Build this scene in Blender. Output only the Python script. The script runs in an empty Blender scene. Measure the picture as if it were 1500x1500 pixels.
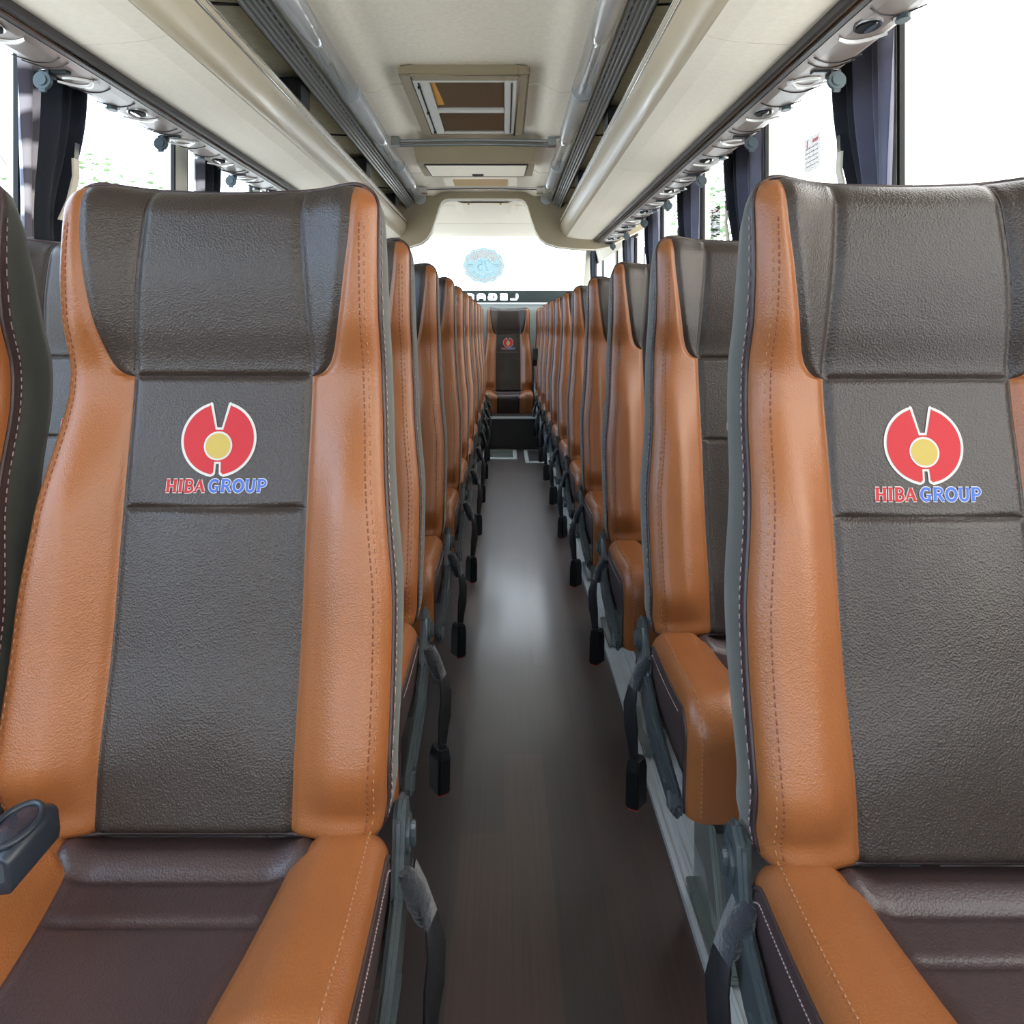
import bpy, bmesh, math, random
from mathutils import Vector, Matrix
random.seed(7)
PI = math.pi
C = bpy.context.scene.collection
H = 1.2            # camera height above the floor; z values written H+... are relative to the eye line
CX = -0.15         # centre line of the bus body

# ------------------------------------------------------------------ materials
def lin(c):
    out = []
    for v in c:
        v /= 255.0
        out.append(v / 12.92 if v <= 0.04045 else ((v + 0.055) / 1.055) ** 2.4)
    return (out[0], out[1], out[2], 1.0)

def mat(name, col, rough=0.5, metal=0.0, bump=None, var=None, coat=0.0, spec=0.5, sheen=0.0, rvar=0.0):
    m = bpy.data.materials.new(name); m.use_nodes = True
    nt = m.node_tree; N = nt.nodes; L = nt.links
    b = N['Principled BSDF']
    b.inputs['Base Color'].default_value = lin(col)
    b.inputs['Roughness'].default_value = rough
    b.inputs['Metallic'].default_value = metal
    b.inputs['Specular IOR Level'].default_value = spec
    b.inputs['Coat Weight'].default_value = coat
    b.inputs['Sheen Weight'].default_value = sheen
    tc = N.new('ShaderNodeTexCoord')
    if bump:
        kind, scale, strength, dist = bump
        if kind == 'voronoi':
            t = N.new('ShaderNodeTexVoronoi'); t.feature = 'SMOOTH_F1'; t.inputs['Scale'].default_value = scale
            t.inputs['Smoothness'].default_value = 0.6; out = t.outputs['Distance']
            n2 = N.new('ShaderNodeTexNoise'); n2.inputs['Scale'].default_value = scale * 0.15; n2.inputs['Detail'].default_value = 3
            L.new(tc.outputs['Object'], n2.inputs['Vector'])
            ad = N.new('ShaderNodeMath'); ad.operation = 'MULTIPLY_ADD'; ad.inputs[1].default_value = 0.8
            L.new(n2.outputs['Fac'], ad.inputs[0]); L.new(out, ad.inputs[2])
            L.new(tc.outputs['Object'], t.inputs['Vector']); out = ad.outputs[0]
        else:
            t = N.new('ShaderNodeTexNoise'); t.inputs['Scale'].default_value = scale; t.inputs['Detail'].default_value = 4
            out = t.outputs['Fac']; L.new(tc.outputs['Object'], t.inputs['Vector'])
        bp = N.new('ShaderNodeBump'); bp.inputs['Strength'].default_value = strength; bp.inputs['Distance'].default_value = dist
        L.new(out, bp.inputs['Height']); L.new(bp.outputs['Normal'], b.inputs['Normal'])
    if var:
        scale, amt = var
        t = N.new('ShaderNodeTexNoise'); t.inputs['Scale'].default_value = scale; t.inputs['Detail'].default_value = 5
        L.new(tc.outputs['Object'], t.inputs['Vector'])
        mr = N.new('ShaderNodeMapRange'); mr.inputs['From Min'].default_value = 0.3; mr.inputs['From Max'].default_value = 0.7
        mr.inputs['To Min'].default_value = 1 - amt; mr.inputs['To Max'].default_value = 1 + amt
        L.new(t.outputs['Fac'], mr.inputs['Value'])
        mx = N.new('ShaderNodeVectorMath'); mx.operation = 'SCALE'; mx.inputs[0].default_value = lin(col)[:3]
        L.new(mr.outputs['Result'], mx.inputs['Scale']); L.new(mx.outputs['Vector'], b.inputs['Base Color'])
        if rvar:
            m2 = N.new('ShaderNodeMapRange'); m2.inputs['From Min'].default_value = 0.3; m2.inputs['From Max'].default_value = 0.7
            m2.inputs['To Min'].default_value = rough - rvar; m2.inputs['To Max'].default_value = rough + rvar
            L.new(t.outputs['Fac'], m2.inputs['Value']); L.new(m2.outputs['Result'], b.inputs['Roughness'])
    return m

M = {}
M['tan'] = mat('tan_leather', (136, 81, 43), 0.36, bump=('voronoi', 420, 0.35, 0.0012), var=(9, 0.06), spec=0.5)
M['dark'] = mat('dark_leather', (50, 41, 36), 0.36, bump=('voronoi', 380, 0.45, 0.0014), var=(9, 0.08), spec=0.45)
M['plum'] = mat('plum_leather', (60, 46, 46), 0.38, bump=('voronoi', 380, 0.35, 0.0012), var=(9, 0.06), spec=0.5)
M['velvet'] = mat('side_velvet', (52, 54, 47), 0.7, bump=('noise', 300, 0.3, 0.001), var=(25, 0.15), sheen=0.25)
M['pipe'] = mat('piping', (58, 44, 44), 0.45)
M['thread_tan'] = mat('thread_tan', (160, 108, 72), 0.7)
M['thread_dark'] = mat('thread_rust', (120, 66, 40), 0.7)
M['thread_pale'] = mat('thread_pale', (150, 128, 128), 0.7)
M['white'] = mat('embroidery_white', (190, 186, 180), 0.7)
M['red'] = mat('embroidery_red', (170, 20, 30), 0.65, bump=('noise', 900, 0.3, 0.0006))
M['gold'] = mat('embroidery_gold', (172, 148, 66), 0.6, bump=('noise', 900, 0.3, 0.0006))
M['blue'] = mat('embroidery_blue', (58, 92, 176), 0.65)
M['grey_pl'] = mat('grey_plastic', (58, 66, 70), 0.30, var=(20, 0.05))
M['leg'] = mat('grey_green_paint', (98, 106, 102), 0.25, coat=0.3)
M['black'] = mat('black_plastic', (18, 20, 23), 0.32)
M['web'] = mat('belt_webbing', (20, 20, 24), 0.6, bump=('noise', 500, 0.4, 0.001))
M['fuzz'] = mat('velvet_loop', (32, 34, 42), 0.9, bump=('noise', 160, 0.8, 0.004), sheen=0.3)
M['nozzle'] = mat('nozzle_black', (16, 18, 20), 0.8, spec=0.2)
M['button'] = mat('red_plastic', (215, 40, 36), 0.35)
M['armpad'] = mat('arm_pad', (44, 44, 52), 0.22, bump=('noise', 25, 0.4, 0.01))
M['armfr'] = mat('arm_frame', (34, 42, 52), 0.4)
M['armcap'] = mat('arm_cap', (62, 74, 80), 0.45)
M['beige'] = mat('beige_fabric', (246, 236, 218), 0.85, bump=('noise', 220, 0.25, 0.001), var=(60, 0.05))
M['cream'] = mat('cream_panel', (238, 228, 210), 0.8, bump=('noise', 260, 0.2, 0.001), var=(70, 0.03))
M['fascia'] = mat('fascia_gloss', (198, 184, 158), 0.36, coat=0.1, var=(6, 0.03))
M['chrome'] = mat('chrome', (205, 205, 205), 0.16, metal=1.0)
M['alu'] = mat('aluminium', (188, 194, 198), 0.36, metal=0.2, var=(8, 0.08))
M['alu_d'] = mat('aluminium_dark', (150, 154, 154), 0.3, metal=0.7)
M['hoop'] = mat('taupe_panel', (150, 136, 110), 0.45, var=(5, 0.04))
M['olive'] = mat('olive_lining', (232, 228, 210), 0.8, bump=('noise', 200, 0.3, 0.001), var=(40, 0.08))
M['psu'] = mat('service_plastic', (118, 104, 96), 0.30, var=(6, 0.03))
M['groove'] = mat('dark_groove', (40, 34, 34), 0.6)
M['bronze'] = mat('bronze_strip', (138, 116, 90), 0.4, metal=0.3)
M['railblk'] = mat('black_rubber', (30, 26, 26), 0.4)
M['lens'] = mat('clear_lens', (226, 222, 216), 0.12, coat=0.6)
M['hook'] = mat('hook_grey', (60, 74, 78), 0.4)
M['navy'] = mat('navy_cloth', (26, 32, 46), 0.7, bump=('noise', 90, 0.3, 0.003), sheen=0.2)
M['satin'] = mat('slate_satin', (72, 74, 96), 0.42, bump=('noise', 60, 0.3, 0.003), sheen=0.3, var=(14, 0.12))
M['gasket'] = mat('gasket', (6, 7, 10), 0.7)
M['wall'] = mat('wall_panel', (196, 192, 176), 0.6, var=(5, 0.03))
M['wallgrey'] = mat('rear_grey', (190, 198, 194), 0.5, var=(5, 0.03))
M['riser'] = mat('riser_black', (26, 22, 22), 0.4, var=(20, 0.1))
M['foam'] = mat('filter_mesh', (182, 152, 108), 0.8)
M['foam2'] = mat('filter_foam', (196, 142, 60), 0.9)
M['offwhite'] = mat('offwhite_paint', (214, 212, 204), 0.35)
M['asphalt'] = mat('outside_paving', (214, 212, 206), 0.9, var=(2, 0.1))
M['bark'] = mat('bark', (120, 104, 88), 0.9, var=(10, 0.2))
M['leaf'] = mat('leaf', (118, 142, 100), 0.6, var=(3, 0.3))
M['paper'] = mat('paper_sticker', (236, 234, 230), 0.6)
M['ink_r'] = mat('ink_red', (196, 60, 66), 0.6)
M['ink_k'] = mat('ink_grey', (110, 110, 116), 0.6)
M['vinyl_w'] = mat('carpet_edge', (150, 158, 158), 0.6)

def mat_print():
    m = mat('printed_satin', (120, 112, 120), 0.42, sheen=0.3)
    nt = m.node_tree; N = nt.nodes; L = nt.links; b = N['Principled BSDF']
    tc = N.new('ShaderNodeTexCoord')
    w = N.new('ShaderNodeTexWave'); w.wave_type = 'RINGS'; w.inputs['Scale'].default_value = 2.2; w.inputs['Distortion'].default_value = 9; w.inputs['Detail'].default_value = 3
    L.new(tc.outputs['Object'], w.inputs['Vector'])
    r = N.new('ShaderNodeValToRGB'); r.color_ramp.elements[0].color = lin((66, 60, 74)); r.color_ramp.elements[1].color = lin((206, 198, 206))
    r.color_ramp.elements[0].position = 0.35; r.color_ramp.elements[1].position = 0.8
    L.new(w.outputs['Fac'], r.inputs['Fac']); L.new(r.outputs['Color'], b.inputs['Base Color'])
    return m
M['print'] = mat_print()

def mat_floor():
    m = mat('floor_vinyl', (52, 44, 42), 0.40, coat=0.30)
    nt = m.node_tree; N = nt.nodes; L = nt.links; b = N['Principled BSDF']
    tc = N.new('ShaderNodeTexCoord')
    mp = N.new('ShaderNodeMapping'); mp.inputs['Rotation'].default_value = (0, 0, PI / 2)
    L.new(tc.outputs['Object'], mp.inputs['Vector'])
    br = N.new('ShaderNodeTexBrick'); br.inputs['Scale'].default_value = 1.0
    br.inputs['Brick Width'].default_value = 0.95; br.inputs['Row Height'].default_value = 0.105; br.inputs['Mortar Size'].default_value = 0.0
    br.inputs['Color1'].default_value = lin((66, 50, 46)); br.inputs['Color2'].default_value = lin((42, 38, 41))
    br.offset = 0.37
    L.new(mp.outputs['Vector'], br.inputs['Vector'])
    mp2 = N.new('ShaderNodeMapping'); mp2.inputs['Scale'].default_value = (150, 2.2, 1)
    L.new(tc.outputs['Object'], mp2.inputs['Vector'])
    n = N.new('ShaderNodeTexNoise'); n.inputs['Scale'].default_value = 1.0; n.inputs['Detail'].default_value = 5
    L.new(mp2.outputs['Vector'], n.inputs['Vector'])
    mx = N.new('ShaderNodeMixRGB'); mx.blend_type = 'MULTIPLY'; mx.inputs['Fac'].default_value = 0.7
    r = N.new('ShaderNodeValToRGB'); r.color_ramp.elements[0].position = 0.3; r.color_ramp.elements[0].color = (0.5, 0.45, 0.45, 1)
    r.color_ramp.elements[1].position = 0.75; r.color_ramp.elements[1].color = (1.25, 1.1, 1.0, 1)
    L.new(n.outputs['Fac'], r.inputs['Fac']); L.new(br.outputs['Color'], mx.inputs['Color1']); L.new(r.outputs['Color'], mx.inputs['Color2'])
    L.new(mx.outputs['Color'], b.inputs['Base Color'])
    bp = N.new('ShaderNodeBump'); bp.inputs['Strength'].default_value = 0.25; bp.inputs['Distance'].default_value = 0.001
    L.new(n.outputs['Fac'], bp.inputs['Height']); L.new(bp.outputs['Normal'], b.inputs['Normal'])
    b.inputs['Coat Roughness'].default_value = 0.14; b.inputs['Specular IOR Level'].default_value = 0.75
    return m
M['floor'] = mat_floor()

def mat_glass(name, tint=(0.96, 0.98, 0.98), gloss=0.06):
    m = bpy.data.materials.new(name); m.use_nodes = True
    nt = m.node_tree; nt.nodes.clear()
    o = nt.nodes.new('ShaderNodeOutputMaterial'); t = nt.nodes.new('ShaderNodeBsdfTransparent'); g = nt.nodes.new('ShaderNodeBsdfGlossy')
    mx = nt.nodes.new('ShaderNodeMixShader'); mx.inputs[0].default_value = gloss
    t.inputs['Color'].default_value = (*tint, 1); g.inputs['Roughness'].default_value = 0.03
    nt.links.new(t.outputs[0], mx.inputs[1]); nt.links.new(g.outputs[0], mx.inputs[2]); nt.links.new(mx.outputs[0], o.inputs[0])
    return m
M['glass'] = mat_glass('window_glass')
M['st_teal'] = mat_glass('sticker_teal', (0.122, 0.172, 0.178), 0.02)
M['st_pale'] = mat_glass('sticker_pale', (0.142, 0.150, 0.146), 0.02)
M['st_line'] = mat_glass('sticker_line', (0.128, 0.142, 0.132), 0.02)
M['st_white'] = mat_glass('sticker_white', (0.15, 0.15, 0.14), 0.02)

M['n_pap'] = mat_glass('notice_film', (.42, .42, .42), .01)
M['n_red'] = mat_glass('notice_red', (.80, .50, .52), .01)
M['n_grey'] = mat_glass('notice_grey', (.68, .68, .69), .01)

def mat_tube():
    m = mat('clear_tube', (200, 200, 202), 0.08, coat=0.6)
    b = m.node_tree.nodes['Principled BSDF']; b.inputs['Alpha'].default_value = 0.62
    return m
M['tube'] = mat_tube()

# ------------------------------------------------------------------ mesh helpers
class MB:
    def __init__(s): s.v = []; s.f = []; s.m = []; s.sm = []
    def add(s, vs, fs, mi=0, smooth=False):
        o = len(s.v); s.v += [tuple(p) for p in vs]
        for f in fs: s.f.append(tuple(i + o for i in f)); s.m.append(mi); s.sm.append(smooth)
    def box(s, x0, x1, y0, y1, z0, z1, mi=0, T=None):
        v = [Vector((x, y, z)) for x in (x0, x1) for y in (y0, y1) for z in (z0, z1)]
        if T: v = [T @ p for p in v]
        s.add(v, [(0, 1, 3, 2), (4, 6, 7, 5), (0, 4, 5, 1), (2, 3, 7, 6), (0, 2, 6, 4), (1, 5, 7, 3)], mi)
    def grid(s, P, mi=0, smooth=True, flip=False):
        nr = len(P); nc = len(P[0]); vs = [p for r in P for p in r]; fs = []
        for i in range(nr - 1):
            for j in range(nc - 1):
                q = (i * nc + j, i * nc + j + 1, (i + 1) * nc + j + 1, (i + 1) * nc + j)
                fs.append(q[::-1] if flip else q)
        s.add(vs, fs, mi, smooth)
    def tube(s, pts, r, n=8, mi=0, caps=True, closed=False):
        pts = [Vector(p) for p in pts]; k = len(pts); rings = []
        up = None
        for i, p in enumerate(pts):
            if closed: t = pts[(i + 1) % k] - pts[i - 1]
            else: t = pts[min(i + 1, k - 1)] - pts[max(i - 1, 0)]
            t.normalize()
            if up is None:
                up = Vector((0, 0, 1)) if abs(t.z) < 0.9 else Vector((1, 0, 0))
            a = t.cross(up); a.normalize(); b = a.cross(t); up = b
            rr = r[i] if isinstance(r, (list, tuple)) else r
            rings.append([p + (a * math.cos(2 * PI * j / n) + b * math.sin(2 * PI * j / n)) * rr for j in range(n)])
        vs = [q for R in rings for q in R]; fs = []
        for i in range(k if closed else k - 1):
            for j in range(n):
                i2 = (i + 1) % k
                fs.append((i * n + j, i * n + (j + 1) % n, i2 * n + (j + 1) % n, i2 * n + j))
        s.add(vs, fs, mi, True)
        if caps and not closed:
            s.add(rings[0], [tuple(range(n))[::-1]], mi); s.add(rings[-1], [tuple(range(n))], mi)
    def prism(s, poly, a0, a1, axis='x', mi=0):
        # poly in the two other axes, extruded along axis
        def P(p, a):
            return {'x': (a, p[0], p[1]), 'y': (p[0], a, p[1]), 'z': (p[0], p[1], a)}[axis]
        n = len(poly); vs = [P(p, a0) for p in poly] + [P(p, a1) for p in poly]
        fs = [tuple(range(n)), tuple(range(2 * n - 1, n - 1, -1))] + [(i, (i + 1) % n, n + (i + 1) % n, n + i) for i in range(n)]
        s.add(vs, fs, mi)
    def ribbon(s, prof, y0, y1, th, side=1, mi=0, smooth=True):
        # profile (w,z) relative to bus centre / eye line; solid strip of thickness th
        out = []; n = len(prof)
        for i, (w, z) in enumerate(prof):
            a = prof[max(i - 1, 0)]; b = prof[min(i + 1, n - 1)]
            tx, tz = b[0] - a[0], b[1] - a[1]; l = math.hypot(tx, tz) or 1
            out.append((w - tz / l * th, z + tx / l * th))
        loop = list(prof) + out[::-1]
        P = [[(CX + side * w, y, H + z) for (w, z) in loop + [loop[0]]] for y in (y0, y1)]
        s.grid(P, mi, False)
        k = len(loop)
        for y in (y0, y1):
            vs = [(CX + side * w, y, H + z) for (w, z) in loop]
            s.add(vs, [(i, i + 1, k - 2 - i, k - 1 - i) for i in range(n - 1)], mi)
    def build(s, name, mats, parent=None, bevel=0, seg=2, auto=None):
        me = bpy.data.meshes.new(name); me.from_pydata(s.v, [], s.f)
        for m in (mats if isinstance(mats, (list, tuple)) else [mats]): me.materials.append(m)
        me.polygons.foreach_set('material_index', s.m); me.polygons.foreach_set('use_smooth', s.sm)
        bm = bmesh.new(); bm.from_mesh(me)
        bmesh.ops.remove_doubles(bm, verts=bm.verts, dist=1e-6)
        bmesh.ops.recalc_face_normals(bm, faces=bm.faces)
        if bevel:
            es = [e for e in bm.edges if len(e.link_faces) == 2 and e.calc_face_angle(0) > 0.6]
            bmesh.ops.bevel(bm, geom=es, offset=bevel, segments=seg, affect='EDGES', clamp_overlap=True)
        bm.to_mesh(me); bm.free(); me.update()
        o = bpy.data.objects.new(name, me); C.objects.link(o)
        if parent: o.parent = parent
        return o

def tag(o, label=None, cat=None, group=None, kind=None):
    if label: o['label'] = label
    if cat: o['category'] = cat
    if group: o['group'] = group
    if kind: o['kind'] = kind
    return o
def empty(name, loc=(0, 0, 0)):
    o = bpy.data.objects.new(name, None); C.objects.link(o); o.location = loc; o.empty_display_size = 0.1; return o
def copy_tree(o, parent=None):
    c = o.copy(); C.objects.link(c); c.parent = parent
    if parent is None: pass
    for ch in list(o.children): copy_tree(ch, c)
    return c
def ss(a, b, x):
    t = max(0, min(1, (x - a) / (b - a))); return t * t * (3 - 2 * t)
def interp(x, pts):
    if x <= pts[0][0]: return pts[0][1]
    if x >= pts[-1][0]: return pts[-1][1]
    n = len(pts)
    def slope(i):
        if i == 0 or i == n - 1: 
            j = 0 if i == 0 else n - 2
            return (pts[j + 1][1] - pts[j][1]) / (pts[j + 1][0] - pts[j][0])
        d0 = (pts[i][1] - pts[i - 1][1]) / (pts[i][0] - pts[i - 1][0]); d1 = (pts[i + 1][1] - pts[i][1]) / (pts[i + 1][0] - pts[i][0])
        return 0 if d0 * d1 <= 0 else 2 * d0 * d1 / (d0 + d1)
    for i in range(n - 1):
        if x <= pts[i + 1][0]:
            h = pts[i + 1][0] - pts[i][0]; t = (x - pts[i][0]) / h
            return ((2 * t**3 - 3 * t**2 + 1) * pts[i][1] + (t**3 - 2 * t**2 + t) * h * slope(i)
                    + (-2 * t**3 + 3 * t**2) * pts[i + 1][1] + (t**3 - t**2) * h * slope(i + 1))
def rnd(t):  # quarter round 0..1 -> 0..1
    t = max(0, min(1, t)); return 1 - math.sqrt(max(0, 1 - t * t))

# ------------------------------------------------------------------ stroke letters (for seat embroidery and window lettering)
def arc(cx, cy, rx, ry, a0, a1, n=10):
    return [(cx + rx * math.cos(math.radians(a0 + (a1 - a0) * i / n)), cy + ry * math.sin(math.radians(a0 + (a1 - a0) * i / n))) for i in range(n + 1)]
def serif(x, y, w=.17): return [(x - w, y), (x + w, y)]
GL = {  # strokes in a box of height 1; (advance, [(points, weight)])
 'H': (1.0, [([(.2, 0), (.2, 1)], 1), ([(.8, 0), (.8, 1)], 1), ([(.2, .5), (.8, .5)], .6), (serif(.2, 0), .5), (serif(.2, 1), .5), (serif(.8, 0), .5), (serif(.8, 1), .5)]),
 'I': (.55, [([(.27, 0), (.27, 1)], 1), (serif(.27, 0), .5), (serif(.27, 1), .5)]),
 'B': (.85, [([(.2, 0), (.2, 1)], 1), ([(.08, 1), (.45, 1)] + arc(.45, .76, .25, .24, 90, -90) + [(.2, .52)], .7), ([(.45, .52)] + arc(.47, .26, .28, .26, 90, -90) + [(.08, 0)], .8)]),
 'A': (1.0, [([(.15, 0), (.48, 1)], .6), ([(.48, 1), (.84, 0)], 1), ([(.28, .33), (.7, .33)], .5), (serif(.15, 0, .13), .5), (serif(.84, 0, .15), .5)]),
 'G': (1.0, [(arc(.5, .5, .38, .48, 50, 300, 16), .9), ([(.5, .42), (.92, .42)], .5), ([(.76, .42), (.76, .08)], .9), ([(.74, .75), (.78, 1)], .5)]),
 'R': (.98, [([(.2, 0), (.2, 1)], 1), ([(.08, 1), (.48, 1)] + arc(.48, .75, .27, .25, 90, -90) + [(.2, .5)], .7), ([(.48, .5), (.82, 0)], .9), (serif(.2, 0), .5), (serif(.85, 0, .1), .5)]),
 'O': (1.0, [(arc(.5, .5, .38, .48, 0, 360, 22), .95)]),
 'U': (1.0, [([(.22, 1), (.22, .35)] + arc(.5, .32, .28, .3, 180, 360, 10) + [(.78, 1)], .85), (serif(.22, 1), .5), (serif(.78, 1, .13), .5)]),
 'P': (.85, [([(.2, 0), (.2, 1)], 1), ([(.08, 1), (.48, 1)] + arc(.48, .73, .27, .27, 90, -90) + [(.2, .46)], .7), (serif(.2, 0), .5)]),
 'V': (.9, [([(.1, 1), (.45, 0)], .9), ([(.45, 0), (.8, 1)], .6)]),
 '5': (.8, [([(.7, 1), (.25, 1), (.2, .58)] + arc(.4, .34, .3, .3, 110, -120, 12), .8)]),
 '7': (.8, [([(.1, .85), (.1, 1), (.72, 1), (.35, 0)], .9)]),
}
def stroke_quads(pts, w):
    """ribbon quads (2D) along a polyline"""
    L = []; n = len(pts)
    for i, p in enumerate(pts):
        a = pts[max(i - 1, 0)]; b = pts[min(i + 1, n - 1)]
        tx, ty = b[0] - a[0], b[1] - a[1]; l = math.hypot(tx, ty) or 1
        L.append(((p[0] - ty / l * w, p[1] + tx / l * w), (p[0] + ty / l * w, p[1] - tx / l * w)))
    return [(L[i][0], L[i][1], L[i + 1][1], L[i + 1][0]) for i in range(n - 1)]
def word(text, x0, z0, hgt, wgt, slant=0.0, gap=0.06, wid=1.0):
    quads = []; x = x0
    for ch in text:
        if ch == ' ': x += hgt * .3; continue
        adv, st = GL[ch]
        for pts, k in st:
            P = [(x + (p[0] * wid + p[1] * slant) * hgt, z0 + p[1] * hgt) for p in pts]
            # extend the ends a little so the joints close
            quads.append((P, wgt * k))
        x += (adv * wid + gap) * hgt
    return quads, x

# ------------------------------------------------------------------ the seat
ZB, ZT = 0.512, 1.405
YC = [(.50, -.062), (.60, -.045), (.75, -.005), (.90, .022), (.95, .031), (1.03, .045), (1.11, .059), (1.14, .062), (1.2, .052), (1.28, .045), (1.36, .052), (1.42, .072)]
WW = [(.50, .250), (.56, .260), (.66, .263), (.80, .262), (.92, .251), (1.02, .241), (1.14, .233), (1.28, .232), (1.36, .231), (1.42, .229)]
HBP = [(1.126, .133), (1.129, .144), (1.136, .154), (1.150, .163), (1.172, .170), (1.21, .178), (1.269, .187), (1.34, .195), (1.45, .199)]
SEAM = [(1.126, .132), (1.2, .128), (1.28, .122), (1.34, .117), (1.45, .110)]
def ztop(x): return ZT + 0.012 * (abs(x) / .2) ** 2
RC = .046
def Wd(z):
    w = interp(z, WW); t = (z - (ZT - RC)) / RC
    return w - RC * rnd(t) if t > 0 else w
def hb(z): return interp(z, HBP) if z > 1.126 else .133
def surf(x, z):
    a = abs(x); W = Wd(z - (ztop(x) - ZT) * ss(1.2, ZT, z))
    y = interp(z, YC)
    A = .050 * ss(.50, .62, z) * (1 - ss(.93, 1.10, z)) + .016 * ss(.93, 1.1, z) * (1 - ss(1.1, 1.2, z)) + .032 * ss(1.1, 1.22, z)
    if z < .62: A = max(A, .018)
    A += .0
    y -= A * ss(.115, .20, a)
    r = .038; zt = ztop(x)
    t1 = max(0, min(1, (a - (W - r)) / r)); t2 = max(0, min(1, (z - (zt - r)) / r))
    y += r * rnd(min(1, (t1 ** 4 + t2 ** 4) ** .25))
    y += .018 * rnd((ZB + .018 - z) / .018)
    y -= .006 * ss(.0, .1, .12 - a) * ss(.56, .7, z) * (1 - ss(.93, .95, z))
    return y
def cluster(n, k=0.55):
    out = []
    for i in range(n + 1):
        t = i / n; out.append((1 - k) * t + k * (0.5 - 0.5 * math.cos(PI * t)))
    return out
def panel(mb, zr, xl, xr, nx, g=.007, gw=.007, grv=(1, 1, 1, 1), mi=0, extra=None, hw=.004, stop=None):
    P = []; ts = cluster(nx, .8)
    z0, z1 = zr[0], zr[-1]
    for z in zr:
        row = []; a, b = xl(z), xr(z)
        for t in ts:
            x = a + (b - a) * t
            zz = z
            if stop: zz = min(z, stop(x)) if z < z1 else stop(x)
            y = surf(x, zz)
            d = 0
            if grv[0]: d = max(d, math.exp(-((x - a) / gw) ** 2))
            if grv[1]: d = max(d, math.exp(-((b - x) / gw) ** 2))
            if grv[2]: d = max(d, .8 * math.exp(-((zz - z0) / hw) ** 2))
            if grv[3]: d = max(d, .8 * math.exp(-((z1 - zz) / hw) ** 2))
            if extra: d = max(d, extra(x, zz))
            row.append((x, y + g * d, zz))
        P.append(row)
    mb.grid(P, mi)
def zrows(a, b, n, k=.8): return [a + (b - a) * t for t in cluster(n, k)]

def outline():
    """edge path of the backrest: left bottom, up, over the top, down the right"""
    zs = zrows(ZB, ZT - RC, 44, .5) + [ZT - RC + RC * math.sin(PI / 2 * (i + 1) / 14) for i in range(14)]
    L = []
    for z in zs:
        w = Wd(z); L.append((-w, z + (ztop(w) - ZT) * ss(1.2, ZT, z)))
    xt = Wd(ZT)
    top = [(-xt + 2 * xt * t, ztop(-xt + 2 * xt * t)) for t in cluster(24, .6)]
    # blend the corner
    R = [(-x, z) for x, z in L[::-1]]
    return L, top[1:-1], R

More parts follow.
